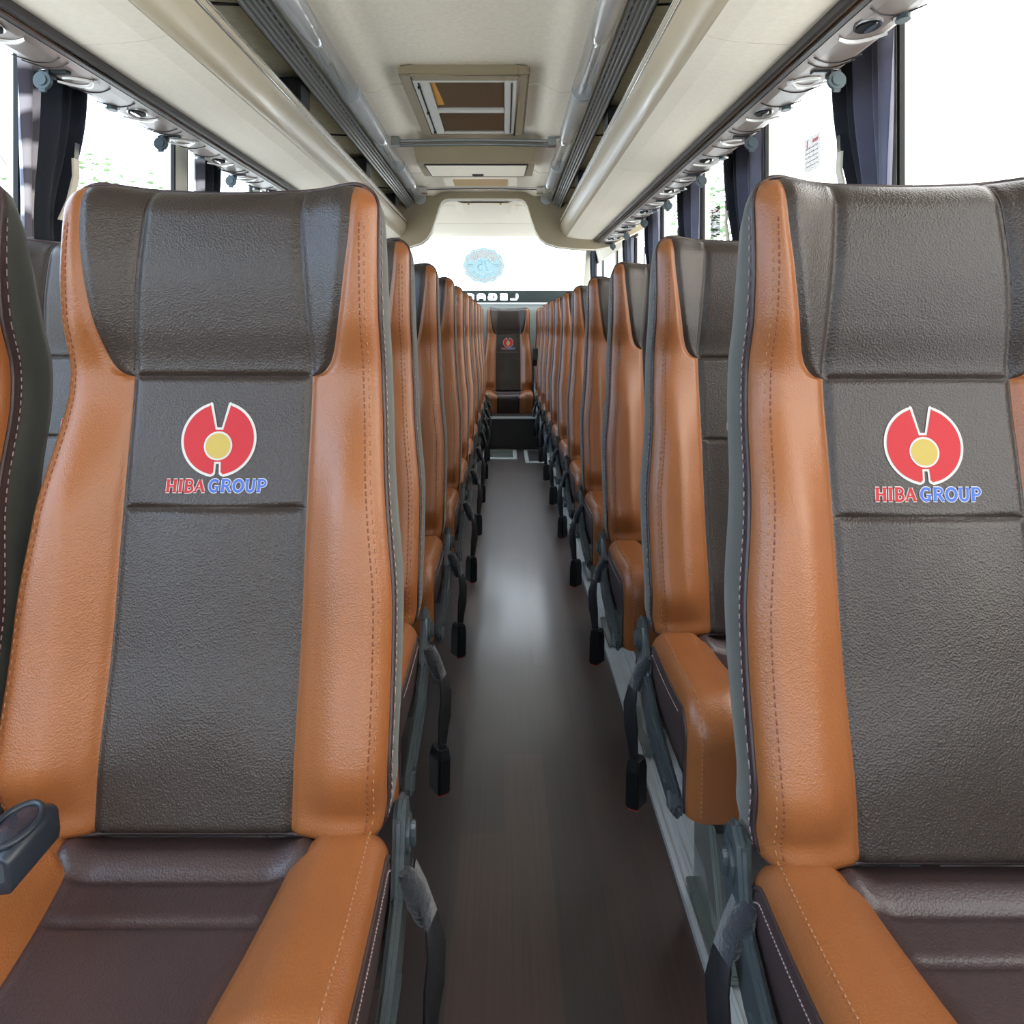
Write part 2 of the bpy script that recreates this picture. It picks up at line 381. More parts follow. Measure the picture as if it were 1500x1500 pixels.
def make_backrest(parent):
    L, T, R = outline(); path = L + T + R; n = len(path)
    def thick(z): return interp(z, [(.5, .090), (.8, .125), (1.2, .120), (1.30, .105), (1.37, .075), (1.42, .045)])
    cz = 1.0
    def ring(fr, out):
        res = []
        for i, (x, z) in enumerate(path):
            a = path[max(i - 1, 0)]; b = path[min(i + 1, n - 1)]
            tx, tz = b[0] - a[0], b[1] - a[1]; l = math.hypot(tx, tz)
            nx_, nz_ = -tz / l, tx / l
            res.append((x + nx_ * out, surf(x, min(z, ztop(x))) + .005 + thick(z) * fr, z + nz_ * out - .075 * fr ** 2 * ss(1.2, 1.42, z)))
        return res
    rings = [ring(0, -.001), ring(.16, .003), ring(.4, .006), ring(.7, .005), ring(.9, -.002), ring(1.0, -.018)]
    mb = MB(); mb.grid(rings[:2], 2, True); mb.grid(rings[1:], 0, True)
    back = rings[-1]; front = rings[0]; h = n // 2
    mb.add(back, [(i, i + 1, n - 2 - i, n - 1 - i) for i in range(h - 1)], 0, True)
    # bottom cap
    mb.add([rings[k][0] for k in range(6)] + [rings[k][-1] for k in range(6)], [(k, k + 1, 7 + k, 6 + k) for k in range(5)], 0)
    # magazine net/pocket frame on the rear face
    mb.tube([(-.17, .085, .72), (-.17, .095, .95), (.17, .095, .95), (.17, .085, .72), (-.17, .085, .72)], .006, 6, 1)
    br = mb.build('backrest', [M['velvet'], M['black'], M['pipe']], parent)
    # piping
    mb = MB(); pts = [Vector((p[0], p[1] - .001, p[2])) for p in ring(0, .001)]
    bot = [Vector((x, surf(x, ZB) - .001, ZB)) for x in [.245 - .49 * i / 30 for i in range(31)]]
    mb.tube(pts + bot, .0035, 6, closed=True)
    pts2 = [Vector(p) for p in ring(.12, .004)]
    for k in [q_ for q_ in range(0, len(pts2) - 1) if pts2[q_].z < 1.37 and pts2[q_ + 1].z < 1.37]:  # pale thread along the dark border
        a, b = pts2[k], pts2[k + 1]; m_ = max(1, int((b - a).length / .011))
        for q in range(m_):
            s0 = a.lerp(b, (q + .2) / m_); s1 = a.lerp(b, (q + .75) / m_)
            mb.tube([s0, s1], .0012, 4, 1)
    mb.build('piping', [M['pipe'], M['thread_pale']], br)
    mb = MB(); panel(mb, zrows(ZB, .937, 60), lambda z: -.133, lambda z: .133, 44)
    mb.build('lumbar_panel', M['dark'], br)
    mb = MB(); panel(mb, zrows(.937, 1.126, 34), lambda z: -.133, lambda z: .133, 44)
    mb.build('badge_panel', M['dark'], br)
    mb = MB()
    def sg(x, z): return math.exp(-((abs(x) - interp(z, SEAM)) / .006) ** 2)
    zz = zrows(1.126, ZT - RC, 40, .8) + [ZT - RC + RC * math.sin(PI / 2 * (i + 1) / 18) for i in range(18)]
    P = []
    for i, z in enumerate(zz):
        row = []; b = min(hb(z), Wd(z))
        for t in [-1 + 2 * j / 90 for j in range(91)]:
            x = b * math.copysign(abs(t) ** .9, t)
            zx = z + (ztop(x) - ZT) * ss(1.2, ZT, z)
            y = surf(x, zx); d = max(sg(x, zx), math.exp(-((b - abs(x)) / .007) ** 2), math.exp(-((zx - 1.126) / .005) ** 2))
            row.append((x, y + .0065 * d, zx))
        P.append(row)
    mb.grid(P, 0)
    # piping thread on the seams
    for sgn in (-1, 1):
        mb.tube([(sgn * (interp(z, SEAM) + .003), surf(interp(z, SEAM), z) + .0050, z) for z in [1.135 + .262 * i / 40 for i in range(41)]], .0011, 5, 1)
    mb.build('headrest', [M['dark'], M['pipe']], br)
    for sgn in (-1, 1):
        mb = MB()
        zr = zrows(ZB, .96, 40, .5) + zrows(.96, 1.126, 14, .2)[1:] + [1.126 + (1.20 - 1.126) * (i / 22) ** 1.6 for i in range(1, 23)] + zrows(1.20, ZT - RC, 16, .3)[1:] + [ZT - RC + RC * math.sin(PI / 2 * (i + 1) / 18) for i in range(18)]
        P = []
        for z in zr:
            row = []; b = Wd(z); a = min(hb(z), b)
            for t in cluster(30, .85):
                x = a + (b - a) * t
                zx = z + (ztop(x) - ZT) * ss(1.2, ZT, z)
                d = math.exp(-((x - a) / .007) ** 2)
                row.append((sgn * x, surf(x, min(zx, ztop(x))) + .0065 * d, zx))
            P.append(row)
        mb.grid(P, 0, True)
        # double row of stitches set in from the edge
        for off, mi in ((.021, 1), (.014, 2)):
            z = ZB + .01
            while z < ZT - RC - .01:
                pr = []
                for q in (0, .0058):
                    zq = z + q; xq = Wd(zq) - off
                    pr.append((sgn * xq, surf(xq, zq) - .0003, zq))
                mb.tube(pr, .0011, 4, mi); z += .0098 if mi == 1 else .013
        mb.build('bolster', [M['tan'], M['thread_dark'], M['thread_tan']], br)
    # embroidered badge
    S = .000130; ox, oz = 757, 560; zc = 1.035
    def pt(u, v): return ((u - ox) * S, zc - (v - oz) * S)
    def lobe(grow):
        g = grow
        R_ = 418 + g
        pts = []
        # right lobe clockwise from the V notch
        def onc(deg): return (755 + R_ * .985 * math.cos(math.radians(deg)), 560 - R_ * .965 * math.sin(math.radians(deg)))
        e = 16 - g
        pts.append((757, 430 + e * .83)); pts.append((783 + e * .55, 430 + e * .83))
        pts.append((846 + e * .8, 160 + e * .9)); pts.append((866 + e * .4, 146 + e))
        pts += [onc(73 - e * .05 - (73 + 80) * i / 30) for i in range(31)]
        pts.append((793 + e * .7, 958 - e)); pts.append((778 + e * .7, 938 - e * .3)); pts.append((774 + e * .7, 832 - e * .8)); pts.append((757, 832 - e * .8))
        left = [(1514 - u, v) for u, v in pts[::-1]][1:-1]
        return pts + left
    def F(x, z, o): return (x, surf(x, z) - o, z)
    mb = MB()
    def poly(pts2, o, mi, cen=None):
        # triangle strip left/right symmetric fill: pair point i with its mirror
        n_ = len(pts2); hl = n_ // 2 + 1
        half = pts2[:hl]
        lft = [(1514 - u, v) for u, v in half]
        vs = []; 
        for (a, b) in zip(half, lft):
            vs.append(F(*pt(*a), o)); vs.append(F(*pt(*b), o))
        return vs
    def fan(pts2, o, mi):
        # lobes are star shaped about an inner point of each half
        for sgn in (1, -1):
            half = pts2[:len(pts2) // 2 + 1]
            ps = [(757 + sgn * (u - 757), v) for u, v in half]
            c = (757 + sgn * 170, 610)
            vs = [F(*pt(*c), o)] + [F(*pt(*p), o) for p in ps]
            fs = [(0, i, i + 1) for i in range(1, len(ps))] + [(0, len(ps), 1)]
            mb.add(vs, fs, mi)
    fan(lobe(16), .0012, 0); fan(lobe(-14), .0018, 1)
    for r_, o, mi in ((160, .0024, 0), (139, .0030, 2)):
        ring_ = [F(*pt(755 + r_ * math.cos(2 * PI * i / 36), 632 + r_ * math.sin(2 * PI * i / 36)), o) for i in range(36)]
        mb.add([F(*pt(755, 632), o)] + ring_, [(0, 1 + i, 1 + (i + 1) % 36) for i in range(36)], mi)
    hgt = .0165
    for txt, x0, mi in (('HIBA', -.0735, 1), ('GROUP', -.0115, 3)):
        qs, xe = word(txt, x0, .9605, hgt, .0021, slant=.05, gap=.02, wid=1.05)
        sc = ((-.0155 if mi == 1 else .0735) - x0) / (xe - x0)
        for o, gw_, m2 in ((.0010, .0011, 0), (.0016, 0, mi)):
            for P_, w in qs:
                P_ = [(x0 + (px - x0) * sc, pz) for px, pz in P_]
                P_ = [(P_[0][0] - (P_[1][0] - P_[0][0]) * .02, P_[0][1])] + P_[1:]
                for q in stroke_quads(P_, w + gw_): mb.add([F(a, b, o) for a, b in q], [(0, 1, 2, 3)], m2)
    mb.build('embroidered_badge', [M['white'], M['red'], M['gold'], M['blue']], br)
    return br

CW = .262
def cprof(s):
    """cushion centre line: s 0..1 rear to front lip and down the front face -> (y,z,ny,nz)"""
    pts = [(-.035, .500), (-.10, .500), (-.20, .497), (-.30, .500), (-.345, .502)]
    # arc-length pieces: top .31, corner .055, front .15
    top = .31; R_ = .045; cor = R_ * PI / 2; fr = .145; tot = top + cor + fr; d = s * tot
    if d <= top:
        y = -.035 - d; z = .500 - .006 * math.sin(PI * d / top); return y, z, 0, 1
    d -= top
    if d <= cor:
        a = d / R_; return -.345 - R_ * math.sin(a), .500 - R_ + R_ * math.cos(a), -math.sin(a), math.cos(a)
    d -= cor
    return -.390 + .10 * d, .455 - d, -1, 0
TOT = .31 + .045 * PI / 2 + .145
def csurf(x, s):
    y, z, ny, nz = cprof(s); a = abs(x); d = s * TOT
    off = .030 * ss(.11, .19, a) * ss(.0, .06, d + .02)
    off += -.0 
    if d < .31: off += .012 * math.exp(-((d - .045) / .022) ** 2) * (1 - ss(.14, .18, a))
    r = .035
    off -= r * rnd((a - (CW - r)) / r)
    return (x, y + ny * off, z + nz * off)
def cb(s):
    d = s * TOT
    return interp(d, [(0, .150), (.03, .165), (.055, .163), (.075, .142), (.10, .138), (.20, .126), (.31, .116), (.6, .114)])
def make_cushion(parent, asgn):
    ns = 84
    ss_ = [i / ns for i in range(ns + 1)]
    mb = MB()
    # body: dark leather sides, underside pan
    side = [csurf(CW, s) for s in ss_]
    for sg in (-1, 1):
        P = [[(sg * x, y, z) for x, y, z in side], [(sg * (CW + .003), y, z - .012) if s * TOT < .33 else (sg * (CW + .003), y + .01, z) for (x, y, z), s in zip(side, ss_)],
             [(sg * (CW - .002), max(y + .012, -.375), min(max(.305, z - .10), z)) for x, y, z in side], [(sg * (CW - .03), max(y + .015, -.372), .30) for x, y, z in side]]
        mb.grid(P, 0, True)
    lo = [(-CW + .03, -.372, .30), (CW - .03, -.372, .30), (CW - .03, -.02, .30), (-CW + .03, -.02, .30)]
    mb.add(lo, [(0, 1, 2, 3)], 0)
    mb.box(-CW + .004, CW - .004, -.045, -.02, .30, .47, 0)
    mb.box(-.20, .20, -.36, -.05, .265, .305, 1)
    cu = mb.build('seat_cushion', [M['plum'], M['black']], parent)
    # piping + stitching along the top edge
    for sg in (-1, 1):
        mb = MB()
        mb.tube([(sg * x, y, z) for x, y, z in side], .0035, 6)
        for off_, sc in ((-.013, 1),):
            a = [Vector((sg * (CW + .003), y, z - .018)) for (x, y, z), s in zip(side, ss_) if s * TOT < .30]
            for k in range(0, len(a) - 1):
                for q in range(1):
                    mb.tube([a[k].lerp(a[k + 1], .1), a[k].lerp(a[k + 1], .7)], .0012, 4, 1)
        mb.build('piping', [M['pipe'], M['thread_pale']], cu)
    mb = MB(); P = []
    for s in ss_:
        d = s * TOT; b = cb(s); row = []
        for t in [-1 + 2 * j / 44 for j in range(45)]:
            x = b * math.copysign(abs(t) ** .85, t)
            p = csurf(x, s); g = math.exp(-((b - abs(x)) / .007) ** 2)
            for dd in (.078, .150): g = max(g, .9 * math.exp(-((d - dd) / .006) ** 2))
            _, _, ny, nz = cprof(s)
            row.append((p[0], p[1] - ny * .007 * g, p[2] - nz * .007 * g))
        P.append(row)
    mb.grid(P, 0); mb.build('cushion_center', M['plum'], cu)
    for sg in (-1, 1):
        mb = MB(); P = []
        for s in ss_:
            a = cb(s); row = []; _, _, ny, nz = cprof(s)
            for t in cluster(24, .85):
                x = a + (CW - a) * t; p = csurf(x, s); g = math.exp(-((x - a) / .007) ** 2)
                row.append((sg * p[0], p[1] - ny * .007 * g, p[2] - nz * .007 * g))
            P.append(row)
        mb.grid(P, 0)
        s = .02
        while s < .98:
            for off, mi in ((.022, 1),):
                a_ = csurf(CW - off, s); b_ = csurf(CW - off, s + .010)
                mb.tube([(sg * a_[0], a_[1], a_[2] + .0004), (sg * b_[0], b_[1], b_[2] + .0004)], .0011, 4, mi)
            s += .017
        mb.build('cushion_bolster', [M['tan'], M['thread_tan']], cu)
    return cu

def make_seat(asg, legx):
    """asg: +1 when the aisle lies on the +x side of the seat, -1 otherwise; legx: where the legs stand"""
    root = empty('passenger_seat')
    make_backrest(root); make_cushion(root, asg)
    # plastic side cover on the aisle side
    mb = MB(); x0 = asg * .266; x1 = asg * .283
    poly = [(.035, .43), (.035, .50), (.020, .532), (-.008, .542), (-.035, .525), (-.045, .48), (-.060, .43), (-.15, .385), (-.30, .355), (-.365, .345), (-.385, .325), (-.375, .300), (-.34, .288), (-.20, .300), (-.06, .335), (.01, .38)]
    mb.prism(poly, x0, x1, 'x')
    sc = mb.build('side_cover', M['grey_pl'], root, bevel=.006)
    mb = MB()
    mb.prism([(-.30, .325), (-.10, .352), (-.09, .358), (-.29, .333)], x1, x1 + asg * .004, 'x')
    mb.prism([(-.35, .305), (-.335, .302), (-.325, .33), (-.34, .334)], x1, x1 + asg * .005, 'x')
    mb.build('raised_rib', M['grey_pl'], sc)
    mb = MB()
    mb.prism([(-.005 + .022 * math.cos(a * PI / 12), .487 + .028 * math.sin(a * PI / 12)) for a in range(24)], x1, x1 + asg * .005, 'x')
    mb.prism([(-.005 + .008 * math.cos(a * PI / 6), .487 + .020 * math.sin(a * PI / 6)) for a in range(12)], x1 + asg * .005, x1 + asg * .012, 'x')
    mb.build('recline_button', M['grey_pl'], sc, bevel=.0015)
    # hanging belt end with buckle
    mb = MB()
    kx = 0 if asg > 0 else -.016
    cl = [(.292, -.03, .455, .020, 0), (.304, -.035, .43, .021, .1), (.318, -.04, .39, .022, .2), (.325, -.04, .35, .020, .5), (.322, -.04, .30, .015, .9), (.318, -.04, .262, .010, 1.1), (.316, -.04, .235, .008, 1.2)]
    cl = [(c[0] + kx,) + c[1:] for c in cl]
    F_, B_ = [], []
    for x, y, z, w, tw in cl:
        dx, dy = math.sin(tw) * w, math.cos(tw) * w
        F_.append([(asg * (x + dx), y + dy, z), (asg * (x - dx), y - dy, z)])
        B_.append([(asg * (x + dx + .004), y + dy, z), (asg * (x - dx + .004), y - dy, z)])
    loop = [[f[0], f[1], b[1], b[0], f[0]] for f, b in zip(F_, B_)]
    mb.grid(loop[2:], 0, True); mb.grid([[(p[0] + asg * .0, p[1], p[2]) for p in r] for r in loop[:3]], 1, True)
    # soft fuzzy sleeve at the anchor
    mb.tube([(asg * (.284 + kx + .026 * math.sin(PI * i / 16 * .7)), -.048 + .014 * i / 10, .462 - .078 * i / 10) for i in range(11)], [.006 + .011 * math.sin(PI * (i + .5) / 11) ** .6 * (1 + .12 * math.sin(i * 2.3)) for i in range(11)], 12, 1)
    belt = mb.build('seat_belt', [M['web'], M['fuzz']], root)
    mb = MB(); T = Matrix.Translation((asg * (.312 + kx), -.04, .18)) @ Matrix.Rotation(asg * .6, 4, 'Z') @ Matrix.Rotation(asg * .04, 4, 'X')
    v = [(-.013, -.019, .055), (.013, -.019, .055), (.013, .019, .055), (-.013, .019, .055), (-.016, -.024, .03), (.016, -.024, .03), (.016, .024, .03), (-.016, .024, .03),
         (-.016, -.025, -.052), (.016, -.025, -.052), (.016, .025, -.052), (-.016, .025, -.052)]
    fs = [(0, 1, 2, 3), (11, 10, 9, 8)] + [(r * 4 + i, r * 4 + (i + 1) % 4, r * 4 + 4 + (i + 1) % 4, r * 4 + 4 + i) for r in range(2) for i in range(4)]
    mb.add([T @ Vector(p) for p in v], fs, 0)
    o0 = len(mb.f)
    bk = mb.build('buckle', [M['black'], M['button']], belt, bevel=.004)
    mb = MB(); mb.box(-.0125, .0125, -.0205, -.002, -.055, -.049, 0, T)
    rb = mb.build('release_button', M['button'], belt, bevel=.002); rb['label'] = 'red release button'
    # legs
    for lx in legx:
        mb = MB(); s = 1 if lx < 0 else -1
        mb.box(lx - .003, lx + .003, -.385, -.13, .028, .285)
        mb.box(lx, lx + s * .040, -.395, -.385, .028, .285)
        mb.box(lx, lx + s * .035, -.135, -.128, .028, .285)
        mb.box(lx - .02, lx + .045 * s, -.40, -.125, .016, .028)
        mb.prism([(-.36, .05), (-.30, .05), (-.24, .13), (-.20, .26), (-.26, .26), (-.31, .16)], lx - .009 * s, lx - .003 * s, 'x')
        mb.build('leg', M['leg'], root, bevel=.0025)
    return root

seatL = make_seat(+1, (-.03, .06))
seatR = make_seat(-1, (-.185, .16))
seatL2 = None
PITCH = .765
ORD = ['first', 'second', 'third', 'fourth', 'fifth', 'sixth', 'seventh', 'eighth', 'ninth', 'tenth']
G_AL, G_WL, G_R, G_B = 'aisle seats of the left block', 'window seats of the left block', 'seats along the right side of the aisle', 'seats of the rear bench'
protoL, protoR = seatL, seatR
def place(proto, x, y, label, group, z=0, flag={}):
    key = proto.name
    if key not in flag: flag[key] = True; o = proto
    else: o = copy_tree(proto)
    o.location = (x, y, z); tag(o, label, 'seat', group); return o
# copies must be made before extra parts (armrest) are added to the first seat
left = []
for n in range(10):
    y = 1.135 + PITCH * n if n == 0 else 1.13 + PITCH * n
    lab = ('brown and tan leather seat with red badge in the foreground, left of the aisle' if n == 0 else
           'brown and tan leather aisle seat in the %s row left of the aisle' % ORD[n])
    left.append(place(protoL, -.42 if n == 0 else (-.462 if n < 3 else -.452), y, lab, G_AL))
for n in range(3):
    lab = 'window seat at the left edge of the photo, beside the front left aisle seat' if n == 0 else 'window seat in the %s row by the left windows' % ORD[n]
    place(protoL, -.958 if n == 0 else -.996, (1.095 if n == 0 else 1.135) + PITCH * n, lab, G_WL)
for n in range(10):
    lab = ('brown and tan leather seat with red badge in the foreground, right of the aisle' if n == 0 else
           'brown and tan leather seat in the %s row right of the aisle' % ORD[n])
    place(protoR, .585 if n == 0 else .592, 1.075 + PITCH * n, lab, G_R)
WS = [o for o in bpy.data.objects if o.get('group') == G_WL]
def drop(o, names):
    for ch in list(o.children):
        if ch.name.split('.')[0] in names:
            for g in list(ch.children): bpy.data.objects.remove(g)
            bpy.data.objects.remove(ch)
for o in WS: drop(o, ('side_cover', 'seat_belt'))
bench = []
for x, lab in ((.04, 'seat at the far end of the aisle, facing it from the rear bench'), (-.515, 'rear bench seat just left of the middle one'), (.585, 'rear bench seat just right of the middle one')):
    o = place(protoL if x > 0.3 or x < 0 or True else protoR, x, 8.72, lab, G_B, z=.0)
    drop(o, ('leg', 'seat_belt', 'side_cover')); bench.append(o)
    mb = MB(); mb.box(-.25, .25, -.36, .02, .312, .40, 0); mb.build('seat_base', M['black'], o); o.location.z = -.005
# raised armrest on the middle rear seat
mb = MB(); mb.prism([(-.20, .97), (-.14, .985), (-.12, .95), (-.13, .82), (-.17, .79), (-.20, .86)], .262, .315, 'x')
mb.tube([(.285, -.15, .80), (.285, -.10, .70), (.285, -.12, .55), (.285, -.33, .40), (.285, -.38, .325)], .010, 6, 1)
mb.build('armrest', [M['black'], M['alu']], bench[0], bevel=.004)
# armrest between the two front left seats
mb = MB()
T = Matrix.Translation((-.152, -.195, .592)) @ Matrix.Rotation(-.12, 4, 'Z') @ Matrix.Rotation(.15, 4, 'X') @ Matrix.Scale(.74, 4)
def rr(w, h, r, n=5):
    out = []
    for cx_, cy_, a0 in ((w - r, h - r, 0), (-w + r, h - r, 90), (-w + r, -h + r, 180), (w - r, -h + r, 270)):
        for i in range(n + 1):
            a = math.radians(a0 + 90 * i / n); out.append((cx_ + r * math.cos(a), cy_ + r * math.sin(a)))
    return out
P = []
for y, k in ((-.052, .55), (-.060, .9), (-.056, 1.0), (.05, 1.0), (.06, .86)):
    P.append([T @ Vector((a * k, y, b * k)) for a, b in rr(.036, .032, .014)] )
P = [r + [r[0]] for r in P]
mb.grid(P, 0, True); mb.add(P[0][:-1], [tuple(range(len(P[0]) - 1))], 1); mb.add(P[-1][:-1], [tuple(range(len(P[0]) - 1))], 0)
arm = mb.build('armrest', [M['armfr'], M['armcap']], left[0])
mb = MB(); mb.grid([[T @ Vector((.026 * (2 * j / 8 - 1), -.042 + .084 * i / 8, .034 + .008 * math.sin(PI * j / 8) * math.sin(PI * (i + .6) / 9.2))) for j in range(9)] for i in range(9)], 0, True)
mb.build('arm_pad', M['armpad'], arm)
mb = MB(); mb.tube([T @ Vector((a * .86, -.048 * 1 + 0, b)) for a, b in ()] or [T @ Vector((.030 * math.cos(2 * PI * i / 28) * 1.05, .048 * math.sin(2 * PI * i / 28) + .002, .035)) for i in range(28)], .004, 6, closed=True)
mb.build('pad_rim', M['armfr'], arm)

# ------------------------------------------------------------------ shell of the bus
Y0, Y1 = -1.9, 9.05
def S(o): o['kind'] = 'structure'; return o
mb = MB(); mb.box(CX - 1.16, CX + 1.16, Y0, 9.1, -.04, 0); S(mb.build('floor', M['floor']))
mb = MB(); mb.box(CX - 1.15, CX + 1.15, 7.92, 9.05, 0, .305, 0); mb.box(CX - 1.15, CX + 1.15, 7.905, 7.94, .292, .312, 1)
S(mb.build('floor_step', [M['riser'], M['alu']]))
def ceil_prof(y):
    return [(0, .965), (.27, .965), (.30, .962), (.325, .950), (.35, .936), (.37, .930), (.43, .935), (.50, .93)]
mb = MB()
for s in (1, -1): mb.ribbon(ceil_prof(0), Y0, 5.75, .02, s)
o = S(mb.build('ceiling', M['beige']))
for p in o.data.polygons: p.use_smooth = True
mb = MB()
for s in (1, -1):
    mb.ribbon([(0, .955), (.6, .955), (.85, .94), (1.0, .88), (1.09, .78), (1.12, .66)], 5.80, 8.5, .02, s)
S(mb.build('ceiling_rear', M['cream']))
# centre seams of the ceiling lining
mb = MB()
for y in (1.55, 3.18, 4.85):
    for s in (1, -1):
        pr = [(w, z - .0005) for w, z in ceil_prof(0)]
        pts = [(CX + s * w, y, H + z) for w, z in pr]
        mb.tube(pts, .0035, 5)
for y in (6.3, 7.4):
    mb.tube([(CX + w, y, H + .954) for w in (-.7, 0, .7)], .004, 5)
S(mb.build('trim_1', M['olive']))
# rear bulkhead frame
inner = [(0, .918), (.24, .918), (.275, .912), (.300, .895), (.318, .86), (.345, .77), (.375, .685), (.405, .635), (.45, .600), (.53, .575), (.66, .560), (.80, .555), (.90, .575), (1.0, .63), (1.14, .70)]
outer = [(0, .99), (.24, .99), (.3, .99), (.36, .99), (.42, .99), (.5, .99), (.58, .99), (.66, .99), (.72, .99), (.80, .99), (.88, .99), (.95, .99), (1.0, .99), (1.07, .99), (1.14, .99)]
mb = MB()
for s in (1, -1):
    for y in (5.72, 5.86):
        mb.grid([[(CX + s * w, y, H + z) for w, z in inner], [(CX + s * w, y, H + z) for w, z in outer]], 0, False)
    mb.grid([[(CX + s * w, 5.72, H + z) for w, z in inner], [(CX + s * w, 5.86, H + z) for w, z in inner]], 0, True)
    mb.tube([(CX + s * w, 5.735, H + z) for w, z in inner], .008, 6, 1)
S(mb.build('trim_2', [M['hoop'], M['cream']]))
# recessed tray in the rear ceiling with two screws
mb = MB()
mb.ribbon([(0, .925), (.17, .925), (.20, .935), (.24, .956)], 6.0, 6.6, .004, 1, 0); mb.ribbon([(0, .925), (.17, .925), (.20, .935), (.24, .956)], 6.0, 6.6, .004, -1, 0)
for x in (-.12, .12): mb.tube([(CX + x, 6.0, H + .925), (CX + x, 6.0, H + .915)], .008, 8, 1)
S(mb.build('trim_3', [M['cream'], M['gold']]))

# side walls
PILS = {1: [-1.85, -.95, .03, 1.00, 1.985, 3.00, 3.95, 4.96, 5.96, 6.96, 7.96, 8.85], -1: [-1.85, -.95, .08, 1.10, 2.11, 3.10, 4.05, 5.02, 6.0, 7.0, 7.98, 8.85]}
SILL, HEAD = .80, H + .84
for s, nm in ((-1, 'left'), (1, 'right')):
    mb = MB(); xa, xb = CX + s * 1.12, CX + s * 1.16
    mb.box(min(xa, xb), max(xa, xb), Y0, 9.1, 0, SILL, 0)
    mb.box(min(xa, xb), max(xa, xb), Y0, 9.1, HEAD, H + 1.0, 0)
    PIL = PILS[s]
    for k, y in enumerate(PIL):
        w = .11 if k < len(PIL) - 1 else .24
        mb.box(min(xa, xb), max(xa, xb), y, y + w, SILL, HEAD, 0)
    S(mb.build('wall_' + nm, M['wall']))
wn = 1
for s in (-1, 1):
    PIL = PILS[s]
    for k in range(len(PIL) - 1):
        a, b = PIL[k] + .11, PIL[k + 1]
        xa, xb = CX + s * 1.135, CX + s * 1.141
        mb = MB(); mb.box(min(xa, xb), max(xa, xb), a, b, SILL, HEAD)
        w = S(mb.build('window_%d' % wn, M['glass'])); wn += 1
        mb = MB(); g0, g1 = sorted((CX + s * 1.121, CX + s * 1.134)); t = .014
        mb.box(g0, g1, a, a + t, SILL, HEAD); mb.box(g0, g1, b - t, b, SILL, HEAD); mb.box(g0, g1, a + t, b - t, SILL, SILL + t); mb.box(g0, g1, a + t, b - t, HEAD - t, HEAD)
        mb.build('gasket', M['gasket'], w)
# rear wall
mb = MB()
mb.box(CX - 1.12, CX + 1.12, 9.0, 9.06, 0, H + .262, 0)
mb.box(CX - 1.12, CX + 1.12, 8.985, 9.0, H + .250, H + .268, 1)
S(mb.build('wall_rear', [M['wallgrey'], M['alu']]))
def rwy(z): return 8.98 - (z - (H + .27)) * .72      # plane of the rear windscreen
# dark frit band with the clear lettering left open in it
LET = {'L': [([(.85, 1), (.85, .25), (.7, 0), (0, 0)])], 'E': [([(.1, 1), (.9, 1), (.9, 0), (.1, 0)]), ([(.1, .5), (.9, .5)])],
       'G': [([(.1, 1), (.9, 1), (1, .8), (1, .2), (.9, 0), (.1, 0), (0, .2), (0, .5), (.45, .5)])],
       'A': [([(0, 0), (0, .75), (.2, 1), (.8, 1), (1, .75), (1, 0)]), ([(0, .38), (1, .38)])],
       'C': [([(0, 1), (.8, 1), (1, .8), (1, .2), (.8, 0), (0, 0)])], 'Y': [([(0, 1), (0, .55), (.5, .4), (.5, 0)]), ([(1, 1), (1, .55), (.5, .4)])]}
zb0, zb1 = H + .27, H + .405
segs = []
lx0 = {'L': .075, 'E': -.045, 'G': -.172, 'A': -.297, 'C': -.425, 'Y': -.55}
for ch, x0 in lx0.items():
    for st in LET[ch]:
        for i in range(len(st) - 1):
            segs.append(((x0 + st[i][0] * .075, H + .308 + st[i][1] * .052), (x0 + st[i + 1][0] * .075, H + .308 + st[i + 1][1] * .052)))
def inlet(x, z):
    for (ax, az), (bx, bz) in segs:
        dx, dz = bx - ax, bz - az; l2 = dx * dx + dz * dz; t = max(0, min(1, ((x - ax) * dx + (z - az) * dz) / l2))
        if (x - ax - t * dx) ** 2 + (z - az - t * dz) ** 2 < .0115 ** 2: return True
    return False
mb = MB(); xa, xb = -.60, .18; nx, nz = 195, 34
def bp(x, z): return (x, rwy(z) - .004, z)
for i in range(nx):
    run = 0
    for j in range(nz):
        x = xa + (xb - xa) * (i + .5) / nx; z = zb0 + (zb1 - zb0) * (j + .5) / nz
        if inlet(x, z): continue
        x_0, x_1 = xa + (xb - xa) * i / nx, xa + (xb - xa) * (i + 1) / nx; z_0, z_1 = zb0 + (zb1 - zb0) * j / nz, zb0 + (zb1 - zb0) * (j + 1) / nz
        mb.add([bp(x_0, z_0), bp(x_1, z_0), bp(x_1, z_1), bp(x_0, z_1)], [(0, 1, 2, 3)], 0)
for x_0, x_1 in ((CX - 1.12, xa), (xb, CX + 1.12)):
    mb.add([bp(x_0, zb0), bp(x_1, zb0), bp(x_1, zb1), bp(x_0, zb1)], [(0, 1, 2, 3)], 0)
rw = MB()
rw.add([(x, rwy(z) + d, z) for d in (0, .006) for (x, z) in ((CX - 1.12, zb0), (CX + 1.12, zb0), (CX + 1.12, H + .95), (CX - 1.12, H + .95))],
       [(0, 1, 2, 3), (4, 5, 6, 7), (0, 1, 5, 4), (1, 2, 6, 5), (2, 3, 7, 6), (3, 0, 4, 7)])
rwo = S(rw.build('window_%d' % wn, M['glass'])); wn += 1
band = mb.build('lettered_band', mat('frit_band', (88, 98, 95), 0.5), rwo)
# corner covers beside the rear windscreen
mb = MB()
for s in (1, -1):
    mb.add([(CX + s * 1.12, rwy(zb0) - .01, zb0), (CX + s * 1.02, rwy(zb0) - .01, zb0), (CX + s * 1.02, rwy(H + .95) - .01, H + .95), (CX + s * 1.12, rwy(H + .95) - .01, H + .95)], [(0, 1, 2, 3)])
S(mb.build('trim_4', M['wall']))
